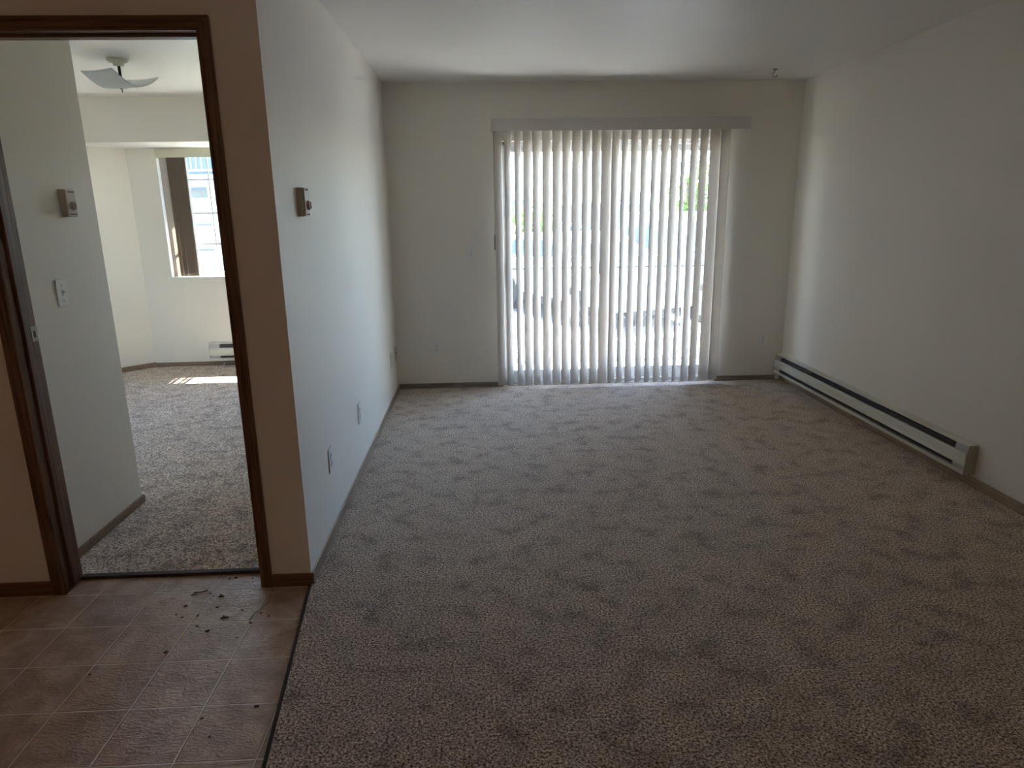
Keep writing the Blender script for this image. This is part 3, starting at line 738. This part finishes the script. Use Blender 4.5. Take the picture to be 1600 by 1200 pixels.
# wing opposite the bedroom window, with a railed balcony
wg = thing('apartment_wing', (-6.0, 11, GZ), 'white apartment wing with a railed balcony seen through the bedroom window', 'building')
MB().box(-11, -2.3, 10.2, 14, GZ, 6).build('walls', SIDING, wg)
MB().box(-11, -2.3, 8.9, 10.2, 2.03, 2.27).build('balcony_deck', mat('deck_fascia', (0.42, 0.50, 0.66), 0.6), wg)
for x in (-5.60, -4.72, -3.2): MB().box(x - 0.05, x + 0.05, 8.95, 9.07, GZ, 2.03).build('post', WHITEV, wg)
bal = MB().box(-11, -2.3, 8.97, 9.02, 2.33, 2.37).box(-11, -2.3, 8.97, 9.02, 3.25, 3.31)
for k in range(80): bal.box(-10.9 + k * 0.108, -10.88 + k * 0.108, 8.985, 9.005, 2.37, 3.25)
bal.build('balcony_railing', WHITEV, wg)
MB().box(-7.2, -2.8, 10.16, 10.2, 2.4, 4.4).build('upper_window', DARKW, wg)
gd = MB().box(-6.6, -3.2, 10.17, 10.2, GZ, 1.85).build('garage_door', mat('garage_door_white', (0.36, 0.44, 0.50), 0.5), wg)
gl = MB()
for z in (0.15, 0.7, 1.25): gl.box(-6.6, -3.2, 10.155, 10.17, z, z + 0.03)
gl.build('panel_lines', ROOFM, gd)

def car(name, label, cx, cy, yawz, L, Wd, Ht, van=False, cat='car'):
    t = thing(name, (cx, cy, GZ), label, cat)
    Mx = Matrix.Translation((cx, cy, GZ)) @ Matrix.Rotation(yawz, 4, 'Z')
    def add(mb, n, mm, par=t, bev=0, sm=False): return mb.xf(Mx).build(n, mm, par, bevel=bev, smooth=sm)
    h = L / 2
    if van:
        prof = [(-h, .35), (-h, .9), (-h + .05, Ht - .12), (-h + .2, Ht), (h - 1.7, Ht), (h - 1.35, Ht - .06), (h - .75, Ht * .60), (h - .08, Ht * .50), (h, Ht * .40), (h, .35)]
        gl_ = [(h - 1.66, Ht - .16), (h - 1.42, Ht - .18), (h - .95, Ht * .62), (h - 1.66, Ht * .62)]
        gl2 = [(-h + .3, Ht - .16), (h - 1.8, Ht - .16), (h - 1.8, Ht * .62), (-h + .3, Ht * .62)]
    else:
        prof = [(-h, .35), (-h, .72), (-h + .12, .92), (-h + .35, 1.0), (-h + .75, Ht - .05), (-h + 1.1, Ht), (h - 2.1, Ht), (h - 1.75, Ht - .05), (h - 1.05, .98), (h - .25, .84), (h - .03, .70), (h, .35)]
        gl_ = [(-h + .60, 1.02), (-h + .92, Ht - .12), (-h + 1.9, Ht - .1), (-h + 1.9, 1.02)]
        gl2 = [(-h + 2.0, 1.02), (-h + 2.0, Ht - .1), (h - 2.1, Ht - .1), (h - 1.85, Ht - .14), (h - 1.25, 1.02)]
    b = MB(); b.prism(prof, 1, -Wd / 2, Wd / 2)
    for v in b.bm.verts:
        if v.co.z > 0.95: v.co.y *= 1 - 0.14 * (v.co.z - 0.95) / max(0.2, (Ht - 0.95))
    add(b, 'body', CARW, t, 0.05)
    for s in (-1, 1):
        for gg in (gl_, gl2):
            q = MB(); q.prism(gg, 1, s * (Wd / 2 - 0.10), s * (Wd / 2 + 0.004))
            for v in q.bm.verts: v.co.y *= 1 - 0.13 * (v.co.z - 0.95) / max(0.2, (Ht - 0.95))
            add(q, 'side_window', DARKW)
        for wx in (-h + .85, h - .85):
            wl = add(MB().cyl((wx, s * (Wd / 2 - .20), .32), (0, s, 0), .32, .22, 28), 'wheel', TIRE, t, 0.02)
            add(MB().cyl((wx, s * (Wd / 2 + .022), .32), (0, s, 0), .20, .008, 24), 'hubcap', RIM, wl)
        add(MB().box(h - .06, h + .015, s * (Wd / 2 - .38) - .16, s * (Wd / 2 - .38) + .16, .60, .72), 'headlight', FRAME, t, .01)
        add(MB().box(-h - .015, -h + .06, s * (Wd / 2 - .22) - .12, s * (Wd / 2 - .22) + .12, .66, .84), 'tail_light', mat('tail_light_red', (.35, .03, .03), .3), t, .01)
    if van: ws = [(h - 1.36, Ht - .10), (h - .78, Ht * .63)]
    else: ws = [(h - 1.73, Ht - .09), (h - 1.09, 1.0)]
    (xa, za), (xb, zb) = ws
    add(MB().poly([(xa + .03, -Wd * .36, za), (xa + .03, Wd * .36, za), (xb + .05, Wd * .42, zb + .02), (xb + .05, -Wd * .42, zb + .02)]), 'windshield', DARKW)
    if van: rw = [(-h - .004, Ht - .25), (-h - .012, Ht * .62)]
    else: rw = [(-h + .73, Ht - .12), (-h + .36, 1.03)]
    (xa, za), (xb, zb) = rw
    add(MB().poly([(xa - .03, -Wd * .36, za), (xa - .03, Wd * .36, za), (xb - .03, Wd * .40, zb), (xb - .03, -Wd * .40, zb)]), 'rear_window', DARKW)
    add(MB().box(h - .05, h + .03, -Wd * .46, Wd * .46, .30, .50), 'bumper', CARW, t, .03)
    add(MB().box(-h - .03, -h + .05, -Wd * .46, Wd * .46, .32, .52), 'bumper', CARW, t, .03)
    add(MB().box(-h + .1, h - .1, -Wd * .45, Wd * .45, .2, .36), 'underbody', TIRE)
    return t
car('parked_car', 'white hatchback parked outside behind the railing, seen in the middle gaps of the blind', 2.55, 6.6, R(-68), 4.2, 1.72, 1.42)
car('parked_van', 'large white van parked outside to the right of the hatchback', 5.0, 6.9, R(-80), 4.9, 1.95, 1.75, True, 'van')
car('parked_car', 'white car parked far across the lot before the low building', 3.4, 17.0, R(10), 4.3, 1.75, 1.42)

def tree(name, label, cx, cy, zc, rx, rz, nl, seed, mt, trunk=True, cat='tree', ls=0.13):
    rnd = random.Random(seed)
    t = thing(name, (cx, cy, GZ), label, cat)
    b = bmesh.new()
    lobes = [(Vector((rnd.uniform(-.5, .5) * rx, rnd.uniform(-.5, .5) * rx, rnd.uniform(-.45, .5) * rz)), rnd.uniform(.45, .75)) for _ in range(9)]
    for _ in range(nl):
        c, k = rnd.choice(lobes)
        d = Vector((rnd.gauss(0, 1), rnd.gauss(0, 1), rnd.gauss(0, 1))).normalized() * (rnd.random() ** 0.4)
        p = Vector((cx, cy, zc)) + c + Vector((d.x * rx * k, d.y * rx * k, d.z * rz * k))
        if p.z < GZ + 0.02: continue
        a = Vector((rnd.gauss(0, 1), rnd.gauss(0, 1), rnd.gauss(0, 1))).normalized(); e = a.orthogonal().normalized(); s = ls * rnd.uniform(.6, 1.2)
        vs = [b.verts.new(p - a * s * .5), b.verts.new(p + e * s * .28), b.verts.new(p + a * s * .5), b.verts.new(p - e * s * .28)]
        b.faces.new(vs)
    me = bpy.data.meshes.new('foliage'); b.to_mesh(me); b.free(); me.materials.append(mt)
    o = bpy.data.objects.new('foliage', me); COL.objects.link(o); o.parent = t; o.matrix_parent_inverse = Matrix.Translation(-Vector(t.location))
    tk = MB()
    tk.tube([(cx, cy, GZ), (cx + .05, cy, (GZ + zc) / 2), (cx - .03, cy, zc + rz * .4)], 0.09 if trunk else .03, 8)
    for k in range(4):
        a = k * 1.6 + seed; tk.tube([(cx, cy, zc - rz * .5), (cx + rx * .3 * math.cos(a), cy + rx * .3 * math.sin(a), zc), (cx + rx * .5 * math.cos(a), cy + rx * .5 * math.sin(a), zc + rz * .3)], 0.03, 6)
    tk.build('trunk', TRUNK, t)
    return t
tree('leafy_tree', 'small green tree outside seen through the left slats', 2.0, 11.0, 0.95, .75, .75, 1500, 3, LEAFG)
tree('leafy_tree', 'taller green tree outside seen through the rightmost slat gaps', 6.1, 12.0, 1.5, .75, 1.7, 2400, 5, LEAFG)
tree('garden_bush', 'dark bush outside at the left end of the patio view', 0.85, 10.2, 0.25, .65, .65, 1500, 8, HEDGE, False, 'bush', .10)
tree('garden_bush', 'round green bush outside below the small tree', 3.2, 10.0, 0.10, .55, .55, 1200, 9, HEDGE, False, 'bush', .10)
up_ = thing('utility_pole', (8.6, 17.5, GZ), 'thin utility pole with a crossarm outside near the rightmost slats', 'pole')
MB().cyl((8.6, 17.5, GZ), (0, 0, 1), .10, 8, 12, .07).build('pole', POLEM, up_)
MB().box(7.9, 9.3, 17.45, 17.55, 3.35, 3.47).build('crossarm', POLEM, up_)
